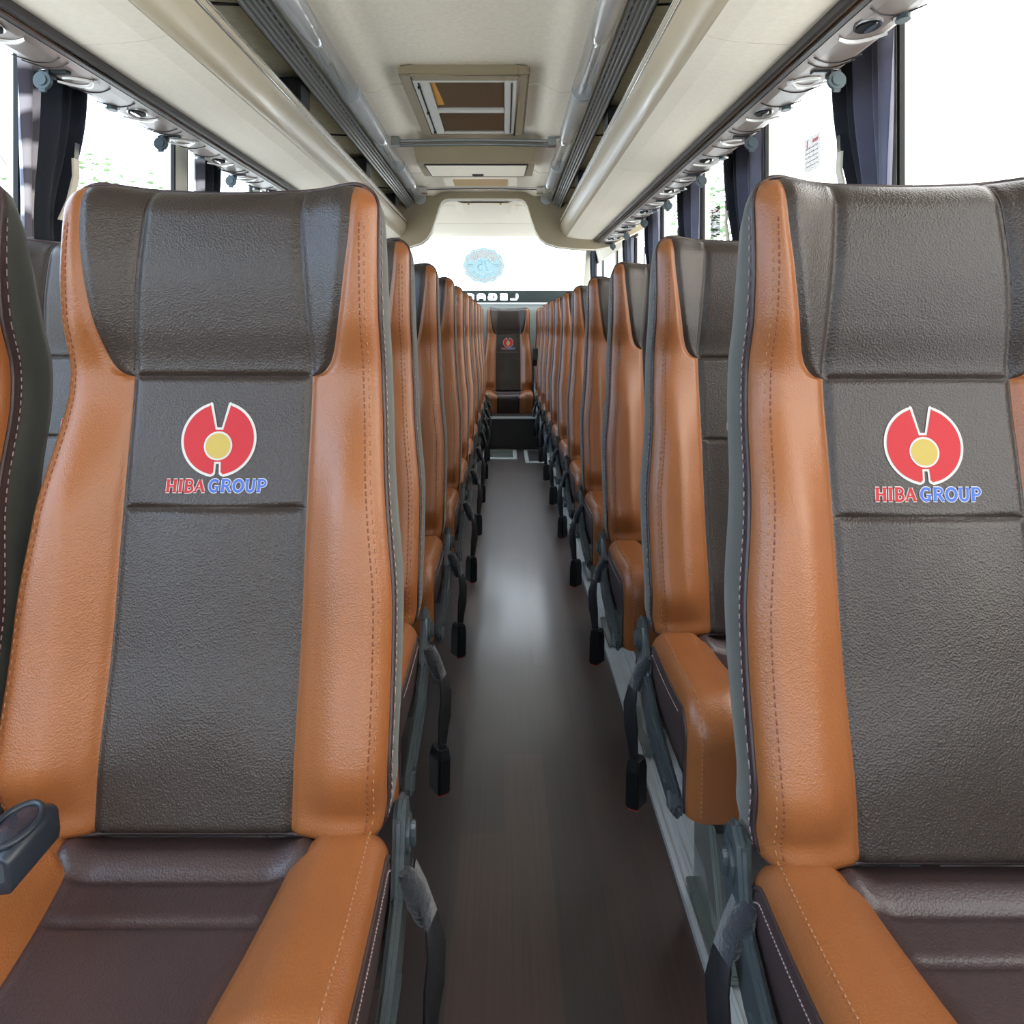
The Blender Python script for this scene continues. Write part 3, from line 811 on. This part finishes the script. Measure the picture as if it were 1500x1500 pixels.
# front end (behind the camera): wall with a large windscreen opening
mb = MB()
mb.box(CX - 1.16, CX + 1.16, Y0 - .05, Y0, 0, .75, 0); mb.box(CX - 1.16, CX + 1.16, Y0 - .05, Y0, H + .60, H + 1.0, 0)
for s in (-1, 1):
    x0, x1 = sorted((CX + s * 1.16, CX + s * 1.08)); mb.box(x0, x1, Y0 - .05, Y0, .75, H + .60)
S(mb.build('wall_front', M['wall']))
mb = MB(); mb.box(CX - 1.08, CX + 1.08, Y0 - .03, Y0 - .024, .75, H + .60); S(mb.build('window_%d' % wn, M['glass']))
# roof above everything
mb = MB(); mb.box(CX - 1.16, CX + 1.16, Y0, 8.55, H + 1.0, H + 1.03); S(mb.build('roof', M['offwhite']))
# outside ground
mb = MB(); mb.box(-60, 60, -50, 80, -1.42, -1.4); S(mb.build('ground', M['asphalt']))

# seat rails on the floor
for x0, nm in ((.372, 5), (-.50, 6)):
    mb = MB(); mb.box(x0, x0 + .10, 0.2, 7.9, .0, .010, 0)
    for a, b in ((0, .012), (.030, .036), (.058, .064), (.088, .10)): mb.box(x0 + a, x0 + b, .2, 7.9, .010, .0155, 0)
    for a, b in ((.036, .038), (.064, .066)): mb.box(x0 + a, x0 + b, .2, 7.9, .0101, .0105, 1)
    S(mb.build('trim_%d' % nm, [M['alu'], M['groove']]))

# ------------------------------------------------------------------ overhead racks
RY1 = 5.72
for s, nm in ((-1, 'left'), (1, 'right')):
    rk = empty('luggage_rack', (CX + s * .8, 1.0, H + .6)); inv = Matrix.Translation((-(CX + s * .8), -1.0, -(H + .6)))
    tag(rk, 'long beige overhead luggage rack above the %s windows' % nm, 'luggage rack', 'overhead luggage racks')
    def part(mb, name, mats, lab=None):
        o = mb.build(name, mats, rk); o.data.transform(inv)
        if lab: o['label'] = lab
        return o
    mb = MB(); mb.ribbon([(.57, .70), (.80, .705), (1.02, .72), (1.045, .78)], Y0 + .1, RY1, .012, s); part(mb, 'shelf', M['olive'])
    mb = MB(); mb.ribbon([(.555, .885), (.70, .895), (.95, .88), (1.02, .84), (1.05, .76)][::-1], Y0 + .1, RY1, -.01, s)
    for y in (2.2, 3.7, 5.1): mb.tube([(CX + s * .555, y, H + .884), (CX + s * .75, y, H + .893), (CX + s * .95, y, H + .878), (CX + s * 1.02, y, H + .838)], .005, 5, 1)
    part(mb, 'rack_lining', [M['olive'], M['groove']])
    mb = MB()
    mb.ribbon([(.565, .778), (.552, .776), (.545, .766), (.546, .752), (.552, .742)], Y0 + .1, RY1, .006, s)
    mb.ribbon([(.552, .742), (.549, .728), (.550, .712), (.556, .690), (.565, .668), (.578, .650), (.594, .643)], Y0 + .1, RY1, .006, s)
    o = part(mb, 'fascia', M['fascia'])
    for p in o.data.polygons: p.use_smooth = True
    mb = MB()
    for w, z, r in ((.549, .741, .0045), (.5455, .762, .003)): mb.tube([(CX + s * w, Y0 + .1, H + z), (CX + s * w, RY1, H + z)], r, 6)
    part(mb, 'chrome_strip', M['chrome'])
    mb = MB(); cuts = [Y0 + .1, .3, 1.77, 3.22, 4.68, RY1]
    for a, b in zip(cuts, cuts[1:]): mb.ribbon([(.592, .643), (.64, .632), (.70, .626), (.79, .622)], a + .0015, b - .0015, .012, s)
    mb.ribbon([(.60, .65), (.79, .63)], Y0 + .1, RY1, .004, s, 1)
    part(mb, 'underside_panel', [M['cream'], M['hoop']])
    mb = MB()
    mb.ribbon([(.788, .624), (.790, .606), (.798, .603)], Y0 + .1, 6.1, .006, s, 0); mb.ribbon([(.798, .609), (.811, .609)], Y0 + .1, 6.1, .004, s, 1)
    mb.ribbon([(.811, .603), (.824, .601), (.828, .606)], Y0 + .1, 6.1, .006, s, 0)
    mb.ribbon([(.8095, .604), (.8125, .602)], Y0 + .1, 6.1, .004, s, 2)
    part(mb, 'edge_rail', [M['railblk'], M['bronze'], M['chrome']])
    # ribbed aluminium track beside the ceiling
    mb = MB()
    for k in range(5):
        w0 = .492 + k * .0115; z0 = .888 - k * .0075
        mb.ribbon([(w0, z0), (w0 + .003, z0 - .008), (w0 + .008, z0 - .010), (w0 + .0105, z0 - .005)], Y0 + .1, RY1, .004, s, 0)
    mb.ribbon([(.548, .850), (.556, .856), (.556, .89)], Y0 + .1, RY1, .004, s, 1)
    for i in range(int((RY1 - 1.9) / .06)): mb.box(*sorted((CX + s * .4985, CX + s * .5015)), 1.9 + .06 * i, 1.93 + .06 * i, H + .8765, H + .8785, 1)
    part(mb, 'ribbed_track', [M['alu_d'], M['railblk']])
    for k, (a, b) in enumerate(((1.68, 3.10), (3.10, 4.52), (4.52, 5.70))):
        mb = MB()
        n = 14
        mb.tube([(CX + s * .450, a + .004, H + .912), (CX + s * .450, b - .004, H + .912)], .040, 20, 0)
        o = mb.build('light_tube', M['tube'])
        tag(o, 'clear plastic light tube by the ceiling, %s piece on the %s side' % (('nearest', 'middle', 'farthest')[k], nm), 'light tube', 'light tubes along the ceiling')
        mb = MB()
        for q in range(2):
            mb.tube([(CX + s * (.445 + .012 * q + .008 * math.sin(y * 9 + q * 2)), y, H + .905 + .008 * math.cos(y * 7 + q)) for y in [a + .02 + (b - a - .04) * i / 60 for i in range(61)]], .0022, 5, q)
        for i in range(6): 
            y = a + .12 + (b - a - .24) * i / 5; mb.box(CX + s * .445 - .004, CX + s * .445 + .004, y, y + .012, H + .895, H + .903, 1)
        mb.build('wiring', [M['alu_d'], M['white']], o)
        for y in (a + .010, b - .010):
            mb = MB(); mb.tube([(CX + s * .450, y - .005, H + .912), (CX + s * .450, y + .005, H + .912)], .0418, 20); mb.build('end_ring', M['alu'], o)

# boxes hung inside the racks
for s, nm, ys in ((-1, 'left', (2.78, 4.10, 5.20)), (1, 'right', (3.15, 4.45))):
    for k, y in enumerate(ys):
        w = .612
        mb = MB(); mb.box(CX + s * w - .055, CX + s * w + .055, y, y + .14, H + .712, H + .868, 0)
        o = mb.build('speaker_box', M['black'], bevel=.006)
        tag(o, '%s black box inside the %s luggage rack, counting from the front' % (ORD[k], nm), 'box', 'black boxes in the luggage racks')
        mb = MB(); xx = CX + s * (w - .010)
        mb.box(xx - .012, xx + .012, y + .16, y + .24, H + .72, H + .845); mb.tube([(xx, y + .2, H + .84), (xx - s * .012, y + .22, H + .80), (xx, y + .25, H + .75), (xx, y + .24, H + .716)], .004, 6)
        mb.build('bracket', M['black'], o, bevel=0)

# service panels with nozzle, lamp lenses and hook under the racks
def service_panel(s):
    t = empty('service_panel')
    def X(w): return s * (w - .875)      # local x from the panel centre line
    mb = MB(); P = [(.826, .600), (.85, .597), (.905, .597), (.925, .601), (.945, .613), (.965, .635), (.985, .668), (1.0, .70)]
    out = [(w + .004, z + .008) for w, z in P]
    for y0, y1 in ((-.399, .239),):
        loop = P + out[::-1] + [P[0]]
        mb.grid([[(X(w), y, z - .6) for w, z in loop] for y in (y0, y1)], 0, False)
        for y in (y0, y1): 
            k = len(P); mb.add([(X(w), y, z - .6) for w, z in P + out[::-1]], [(i, i + 1, 2 * k - 2 - i, 2 * k - 1 - i) for i in range(k - 1)], 0)
    # curved relief lines
    def ln(pts, r=.0016, mi=1): mb.tube([(X(w), y, -.004 if w < .91 else -.004 + (w - .91) * .25) for w, y in pts], r, 5, mi)
    for y_ in (-.06, -.095, .135, -.37): ln([(.835 + .105 * i / 10, y_ + .035 * math.sin(PI * i / 10)) for i in range(11)])
    o = mb.build('panel_shell', [M['psu'], M['groove']], t)
    mb = MB()
    def disc(mb, w, y, rx, ry, z, mi, n=20, th=.004):
        mb.prism([(X(w) + rx * math.cos(2 * PI * i / n), y + ry * math.sin(2 * PI * i / n)) for i in range(n)], z, z - th, 'z', mi)
    disc(mb, .868, -.285, .025, .036, -.003, 1, th=.004); disc(mb, .868, -.285, .021, .031, -.006, 0, th=.004); disc(mb, .872, -.288, .006, .028, -.009, 1, th=.003)
    mb.build('air_nozzle', [M['nozzle'], M['chrome']], t)
    def lens(w0, y0, w1, y1, bul, wd, name='reading_lamp'):
        mb = MB(); L_ = []
        for i in range(15):
            u = i / 14; w = w0 + (w1 - w0) * u; y = y0 + (y1 - y0) * u + bul * math.sin(PI * u); hw = wd * math.sin(PI * (u * .92 + .04)) ** .6
            L_.append([(X(w), y - hw, -.004), (X(w), y - hw * .6, -.0085), (X(w), y + hw * .6, -.0085), (X(w), y + hw, -.004)])
        mb.grid(L_, 0, True); mb.build(name, M['lens'], t)
    lens(.84, -.215, .925, -.245, .035, .011)
    lens(.838, .085, .905, .045, -.012, .008); lens(.842, .065, .93, .07, .05, .012)
    lens(.90, -.32, .935, -.33, .0, .014)
    mb = MB(); disc(mb, .915, -.33, .012, .02, -.002, 0, th=.010); mb.build('light_switch', M['hook'], t)
    mb = MB()
    hx = X(.918); n = 16
    mb.box(X(.918) - .012, X(.918) + .012, -.012, .022, -.018, -.003, 1)
    for r_, y0, y1 in ((.021, -.020, -.008), (.013, -.024, -.019)):
        vs = [(hx + r_ * math.cos(2 * PI * i / n), y, -.030 + r_ * math.sin(2 * PI * i / n)) for y in (y0, y1) for i in range(n)]
        mb.add(vs, [tuple(range(n)), tuple(range(2 * n - 1, n - 1, -1))] + [(i, (i + 1) % n, n + (i + 1) % n, n + i) for i in range(n)], 0)
    mb.box(hx - .006, hx + .006, -.012, .004, -.022, -.002, 2)
    mb.box(hx - .008, hx + .008, -.019, -.010, -.056, -.045, 0)
    mb.box(X(.885) - .018, X(.885) + .018, -.010, .014, -.009, -.003, 1)
    mb.build('coat_hook', [M['hook'], M['black'], M['chrome']], t, bevel=.001)
    return t
for s, nm in ((-1, 'left'), (1, 'right')):
    sp = service_panel(s); first = True
    for k in range(-1, 7):
        o = sp if first else copy_tree(sp); first = False
        o.location = (CX + s * .875, 1.87 + .638 * k, H + .60)
        tag(o, 'service panel with round grey hook under the %s rack, %s from the front' % (nm, ORD[k + 1]) , 'service panel', 'service panels under the racks')

# ------------------------------------------------------------------ ceiling fittings
t = empty('air_return_grille', (CX, 2.84, H + .96)); inv = Matrix.Translation((-CX, -2.84, -(H + .96)))
tag(t, 'beige framed air return grille with two brown mesh filters in the ceiling', 'ceiling vent')
def fp(mb, name, mats, par=None, **k):
    o = mb.build(name, mats, par or t, **k); o.data.transform(inv); return o
mb = MB(); w0, w1, z0, z1 = .243, .200, H + .925, H + .965
for a in (mb.box,):
    mb.box(CX - w0, CX - w1, 2.95, 3.88, z0, z1); mb.box(CX + w1, CX + w0, 2.95, 3.88, z0, z1); mb.box(CX - w1, CX + w1, 2.95, 3.02, z0, z1); mb.box(CX - w1, CX + w1, 3.85, 3.88, z0, z1)
fp(mb, 'outer_frame', M['hoop'], bevel=.008)
mb = MB(); z0 = H + .928
mb.box(CX - .200, CX - .135, 3.02, 3.85, z0, z0 + .012); mb.box(CX + .150, CX + .200, 3.02, 3.85, z0, z0 + .012)
mb.box(CX - .135, CX + .150, 3.02, 3.045, z0, z0 + .012); mb.box(CX - .135, CX + .150, 3.42, 3.465, z0 - .004, z0 + .012); mb.box(CX - .135, CX + .150, 3.83, 3.85, z0, z0 + .012)
fp(mb, 'inner_frame', M['offwhite'], bevel=.002)
mb = MB()
for s in (-1, 1): mb.box(CX + s * .178 - .003, CX + s * .178 + .003, 3.05, 3.83, z0 - .003, z0)
for y in (3.10, 3.47, 3.81): mb.box(CX - .178 - .006, CX - .178 + .006, y - .02, y, z0 - .010, z0 - .003)
fp(mb, 'hinge_gap', M['gasket'])
for a, b in ((3.045, 3.42), (3.465, 3.83)):
    mb = MB(); mb.box(CX - .135, CX + .150, a, b, z0 + .010, z0 + .014, 0)
    for i in range(58): x = CX - .133 + i * .0049; mb.box(x, x + .0016, a, b, z0 + .006, z0 + .010, 1)
    if a < 3.2: mb.add([(CX - .134, a + .0, z0 + .0055), (CX - .118, a, z0 + .0055), (CX - .100, a + .33, z0 + .0055), (CX - .134, a + .33, z0 + .0055)], [(0, 1, 2, 3)], 2)
    fp(mb, 'mesh_filter', [M['foam'], M['bronze'], M['foam2']])
# second shallow vent and the flap panel
t = empty('ceiling_flap', (CX, 4.0, H + .95)); inv = Matrix.Translation((-CX, -4.0, -(H + .95)))
tag(t, 'pale rectangular flap with a small latch behind the ceiling grille', 'ceiling panel')
mb = MB(); mb.prism([(3.98, H + .925), (4.20, H + .862), (4.62, H + .868), (4.70, H + .93), (3.98, H + .93)], CX - .31, CX + .31, 'x'); fp(mb, 'housing', M['hoop'], bevel=.01)
def fz(y): return H + .862 + (y - 4.30) * .0133
mb = MB(); mb.add([(CX + x, y, fz(y) - d) for d in (.002, .007) for x, y in ((-.268, 4.25), (.268, 4.25), (.26, 4.57), (-.26, 4.57))], [(0, 1, 2, 3), (4, 5, 6, 7), (0, 1, 5, 4), (1, 2, 6, 5), (2, 3, 7, 6), (3, 0, 4, 7)]); fp(mb, 'flap', M['cream'])
mb = MB()
for a, b in (((-.27, 4.245), (.27, 4.245)), ((.27, 4.245), (.262, 4.575)), ((.262, 4.575), (-.262, 4.575)), ((-.262, 4.575), (-.27, 4.245))): mb.tube([(CX + a[0], a[1], fz(a[1]) - .002), (CX + b[0], b[1], fz(b[1]) - .002)], .006, 5)
fp(mb, 'seal', M['groove'])
mb = MB(); mb.box(CX - .032, CX + .032, 4.50, 4.555, H + .853, H + .862); fp(mb, 'latch', M['groove'], bevel=.003)
t = empty('rear_ceiling_vent', (CX, 5.0, H + .95)); inv = Matrix.Translation((-CX, -5.0, -(H + .95)))
tag(t, 'low ceiling vent with brown filter strip behind the pale flap', 'ceiling vent')
mb = MB(); mb.box(CX - .235, CX + .235, 4.93, 5.22, H + .915, H + .965, 0); fp(mb, 'vent_frame', M['beige'], bevel=.008)
mb = MB(); mb.box(CX - .17, CX + .17, 4.97, 5.18, H + .910, H + .916, 0); fp(mb, 'filter_strip', M['foam'])
for y, lab in ((3.94, 'chrome cross bar under the ceiling just behind the brown grille'), (5.33, 'thin chrome cross bar under the ceiling before the rear bulkhead')):
    mb = MB()
    for dz, dy, r in ((0, 0, .010), (-.014, .028, .008)) if y < 4 else ((0, 0, .009),):
        mb.tube([(CX + w, y + dy, H + (.908 if y < 4 else .915) + dz + .010 * math.cos(w * 3.4)) for w in [-.40 + .8 * i / 20 for i in range(21)]], r, 8)
    for s in (-1, 1): mb.box(CX + s * .385 - .02, CX + s * .385 + .02, y - .02, y + .045, H + .89, H + .93)
    o = mb.build('cross_bar', M['alu_d'] if y < 4 else M['chrome']); tag(o, lab, 'bar')

# ------------------------------------------------------------------ curtains
def curtain(s, y0, y1, lab, mats, split=.5, amp=.020, ztop_=H + .82, zbot=.84, pinch=.12, strap=True, dirn=1):
    x0 = CX + s * 1.088; t = empty('curtain', (x0, y0, zbot)); tag(t, lab, 'curtain', 'window curtains')
    n, m_ = 96, 34; P = []
    for j in range(m_ + 1):
        z = zbot + (ztop_ - zbot) * j / m_; row = []
        k = math.exp(-((z - (H + .28)) / .20) ** 2)
        far = y1 - pinch * k; near = y0 + .02 * k
        for i in range(n + 1):
            u = i / n; y = near + (far - near) * (u + .02 * math.sin(u * 31))
            x = x0 - s * (amp * (1 - .35 * k) * math.sin(u * 2 * PI * 4.5 + .5 * math.sin(z * 4 + y0)) + .010 * math.sin(u * 2 * PI * 2 + 1))
            row.append((x - x0, y - y0, z - zbot))
        P.append(row)
    c = int(n * split)
    for a, b, nm, mt in ((0, c, 'satin_panel', mats[0]), (c, n, 'lining_panel', mats[1])):
        mb = MB(); front = [r[a:b + 1] for r in P]; mb.grid(front, 0, True); mb.grid([[(p[0] + s * .003, p[1], p[2]) for p in r] for r in front], 0, True)
        mb.build(nm, mt, t)
    if strap:
        mb = MB(); zz = H + .47; yy = y1 - y0 - .125; xx = -s * .034
        pts = [(xx, yy + .01, zz - zbot), (xx - s * .004, yy + .006, zz - zbot - .05), (xx - s * .002, yy - .02, zz - zbot - .12), (xx, yy - .06, zz - zbot - .18)]
        def rib(p, q, w, mi):
            mb.add([(p[0] - s * d, p[1] + e * w, p[2]) for d in (0, .006) for e in (-1, 1)] + [(q[0] - s * d, q[1] + e * w, q[2]) for d in (0, .006) for e in (-1, 1)],
                   [(0, 1, 3, 2), (4, 6, 7, 5), (0, 4, 5, 1), (2, 3, 7, 6), (0, 2, 6, 4), (1, 5, 7, 3)], mi)
        rib((xx, yy + .015, zz - zbot + .045), pts[0], .012, 1)
        for a, b in zip(pts, pts[1:]): rib(a, b, .015, 0)
        o = mb.build('tieback', [M['cream'], M['chrome']], t); o['label'] = 'cream tieback strap with chrome tip'
    return t
for k, (a, b) in enumerate(((1.925, 2.27), (2.93, 3.37), (3.88, 4.27), (4.89, 5.28), (5.89, 6.28))):
    curtain(1, a, b, 'dark blue curtain at the right windows, %s behind the foreground' % ORD[k], (M['satin'], M['navy']), .52)
curtain(1, 8.25, 8.62, 'dark curtain in the rear corner right of the windscreen', (M['navy'], M['navy']), .5, pinch=.22, strap=False)
for k, (a, b) in enumerate(((2.03, 2.36), (3.22, 3.45))):
    curtain(-1, a, b, 'dark curtain with pale printed edge, %s along the left windows' % ORD[k], (M['print'], M['navy']), .30)
# red emergency hammer holder low beside the left curtain
mb = MB(); mb.box(CX - 1.118, CX - 1.06, 2.40, 2.47, H + .20, H + .34, 0)
o = mb.build('emergency_hammer', [M['button']], bevel=.01); tag(o, 'small red object on the left wall beside the first dark curtain', 'safety hammer')
mb = MB(); mb.tube([(CX - 1.055, 2.42, H + .34), (CX - 1.05, 2.42, H + .20)], .01, 8); mb.build('hammer_handle', M['black'], o)

# stickers on the panes
def notice(x, y, z, w, h, lab, red_first=True):
    t = empty('window_notice', (x, y, z)); tag(t, lab, 'sticker', 'notices stuck on the windows')
    mb = MB(); mb.box(-.001, .0, 0, w, 0, h); mb.build('notice_paper', M['n_pap'], t)
    mb = MB()
    for i in range(6):
        zz = h * (.80 - .13 * i); mb.box(-.002, -.0012, w * .1, w * (.45 if i == 0 else .9), zz, zz + (.010 if i == 0 else .003), 0 if i < 1 else 1)
    mb.box(-.002, -.0012, w * .75, w * .82, h * .70, h * .95, 0)
    mb.build('notice_print', [M['n_red'], M['n_grey']], t)
notice(CX + 1.134, 2.50, H + .50, .13, .11, 'small white notice with red heading on the first right pane')
notice(CX + 1.134, 3.66, H + .42, .16, .14, 'small white notice with red lines on the second right pane')

# round sticker on the rear windscreen
t = empty('round_window_sticker', (-.225, rwy(H + .665) - .01, H + .665)); tag(t, 'round pale blue sticker with 75 on the rear windscreen', 'sticker')
t.rotation_euler = (math.atan(.72), 0, 0)
def dsc(mb, r0, r1, d, mi, n=48, a0=0, a1=360, sc=0):
    R = []
    for i in range(n + 1):
        a = math.radians(a0 + (a1 - a0) * i / n); k = 1 + (sc * math.cos(a * 12) if sc else 0)
        R.append([(r0 * math.cos(a), -d, r0 * math.sin(a)), (r1 * k * math.cos(a), -d, r1 * k * math.sin(a))])
    mb.grid(R, mi, False)
mb = MB(); dsc(mb, .200, .222, 0, 0, 96, 0, 360, .03); dsc(mb, .192, .200, 0, 2); dsc(mb, .172, .192, 0, 1)
dsc(mb, .105, .172, 0, 0, 20, -35, 30); dsc(mb, .105, .172, 0, 0, 20, 150, 215); dsc(mb, .105, .172, 0, 1, 24, 30, 150); dsc(mb, .105, .172, 0, 0, 24, 215, 325)
dsc(mb, .098, .105, 0, 2); dsc(mb, .0, .098, 0, 0)
mb.build('sticker_film', [M['st_teal'], M['st_white'], M['st_line']], t)
mb = MB()
def put(quads, d, mi, rot=0, rad=0, mirror=True):
    for P_, w in quads:
        for q in stroke_quads(P_, w):
            vs = []
            for x, z in q:
                if mirror: x = -x
                c, s_ = math.cos(rot), math.sin(rot); vs.append((x * c - (z + rad) * s_, -d, x * s_ + (z + rad) * c))
            mb.add(vs, [(0, 1, 2, 3)], mi)
put(word('75', -.072, -.06, .12, .011, gap=0, wid=.75)[0], .002, 0)
for ch, ang in (('R', 218), ('O', 244), ('I', 270), ('U', 293), ('V', 320)):
    q, _ = word(ch, -.02, -.022, .044, .005); put(q, .002, 1, math.radians(ang + 90), -.138)
for ch, ang in (('A', 138), ('V', 122), ('V', 48), ('H', 30)):
    q, _ = word(ch, -.02, -.022, .040, .004); put(q, .002, 1, math.radians(ang - 90), .138)
for z in (.012, -.01): 
    for s_ in (-1, 1): mb.box(s_ * .14 - .03, s_ * .14 + .03, -.003, -.002, z, z + .008, 0)
mb.build('sticker_print', [mat_glass('sticker_print', (.80, .84, .84), .01), mat_glass('sticker_print_pale', (.84, .82, .78), .01)], t)

# small framed mats on the floor before the step
for x0, x1, y0, y1, lab, d in ((-.20, .115, 7.25, 7.80, 'dark floor hatch with pale frame left of the aisle end', 'riser'), (.185, .37, 7.05, 7.80, 'dark floor hatch with pale frame right of the aisle end', 'riser')):
    mb = MB(); mb.box(x0, x1, y0, y1, .0, .006, 0); o = mb.build('floor_hatch', M['vinyl_w']); tag(o, lab, 'floor hatch', 'floor hatches before the rear step')
    mb = MB(); mb.box(x0 + .035, x1 - .035, y0 + .10, y1 - .06, .006, .008, 0); mb.build('hatch_lid', M['leg' if x0 < 0 else 'riser'], o)

# ------------------------------------------------------------------ trees outside
def tree(x, y, zc, r, h, lab):
    t = empty('tree', (x, y, -1.4)); tag(t, lab, 'tree', 'trees outside the windows')
    mb = MB(); mb.tube([(0, 0, 0), (.1, .05, (zc + 1.4) * .5), (0, 0, zc + 1.4)], [.16, .13, .08], 8)
    for k in range(12):
        a = random.uniform(0, 2 * PI); b = random.uniform(.1, 1); e = (r * .8 * math.cos(a), r * .8 * math.sin(a), zc + 1.4 + h * (b - .5))
        mb.tube([(0, 0, zc + 1.4 - h * .4), (e[0] * .5, e[1] * .5, zc + 1.4 - h * .1 + h * .2 * b), e], [.06, .035, .01], 5)
    mb.build('trunk', M['bark'], t)
    mb = MB()
    for k in range(2600):
        a = random.uniform(0, 2 * PI); u = random.uniform(-1, 1); q = random.random() ** .4
        c = Vector((r * q * math.sqrt(1 - u * u) * math.cos(a), r * q * math.sqrt(1 - u * u) * math.sin(a), zc + 1.4 + h * .5 * q * u))
        T = Matrix.Translation(c) @ Matrix.Rotation(random.uniform(0, 6), 4, 'Z') @ Matrix.Rotation(random.uniform(-1, 1), 4, 'X')
        l = random.uniform(.05, .10)
        mb.add([T @ Vector(p) for p in ((-l, 0, 0), (0, -l * .45, .01), (l, 0, 0), (0, l * .45, .01))], [(0, 1, 2, 3)])
    mb.build('foliage', M['leaf'], t)
tree(-7.2, 14.0, 2.6, 1.8, 3.2, 'leafy tree outside beyond the left windows')
tree(4.3, 15.5, 2.6, 1.7, 3.6, 'leafy tree outside beyond the right windows')

# ------------------------------------------------------------------ light and camera
w = bpy.data.worlds.new('sky'); bpy.context.scene.world = w; w.use_nodes = True
bg = w.node_tree.nodes['Background']; bg.inputs['Strength'].default_value = 5.0
_N = w.node_tree.nodes; _L = w.node_tree.links
_tc = _N.new('ShaderNodeTexCoord'); _sx = _N.new('ShaderNodeSeparateXYZ'); _mr = _N.new('ShaderNodeMapRange'); _rp = _N.new('ShaderNodeValToRGB')
_L.new(_tc.outputs['Generated'], _sx.inputs[0]); _L.new(_sx.outputs['X'], _mr.inputs['Value'])
_mr.inputs['From Min'].default_value = -1; _mr.inputs['From Max'].default_value = 1
_rp.color_ramp.elements[0].color = (.64, .89, 1.24, 1); _rp.color_ramp.elements[1].color = (1.10, .98, .84, 1)
_L.new(_mr.outputs['Result'], _rp.inputs['Fac']); _L.new(_rp.outputs['Color'], bg.inputs['Color'])
cam = bpy.data.cameras.new('camera'); co = bpy.data.objects.new('camera', cam); C.objects.link(co)
co.location = (0, 0, H); co.rotation_euler = (PI / 2, 0, 0)
cam.sensor_width = 36; cam.lens = 1175 / 1500 * 36; cam.shift_x = 11 / 1500; cam.shift_y = -271 / 1500; cam.clip_start = .05
sc = bpy.context.scene; sc.camera = co
sc.view_settings.view_transform = 'Standard'; sc.view_settings.look = 'None'; sc.view_settings.gamma = 1; sc.view_settings.use_curve_mapping = False
sc.view_settings.exposure = 0.38
sc.cycles.max_bounces = 10; sc.cycles.diffuse_bounces = 6; sc.cycles.transparent_max_bounces = 16
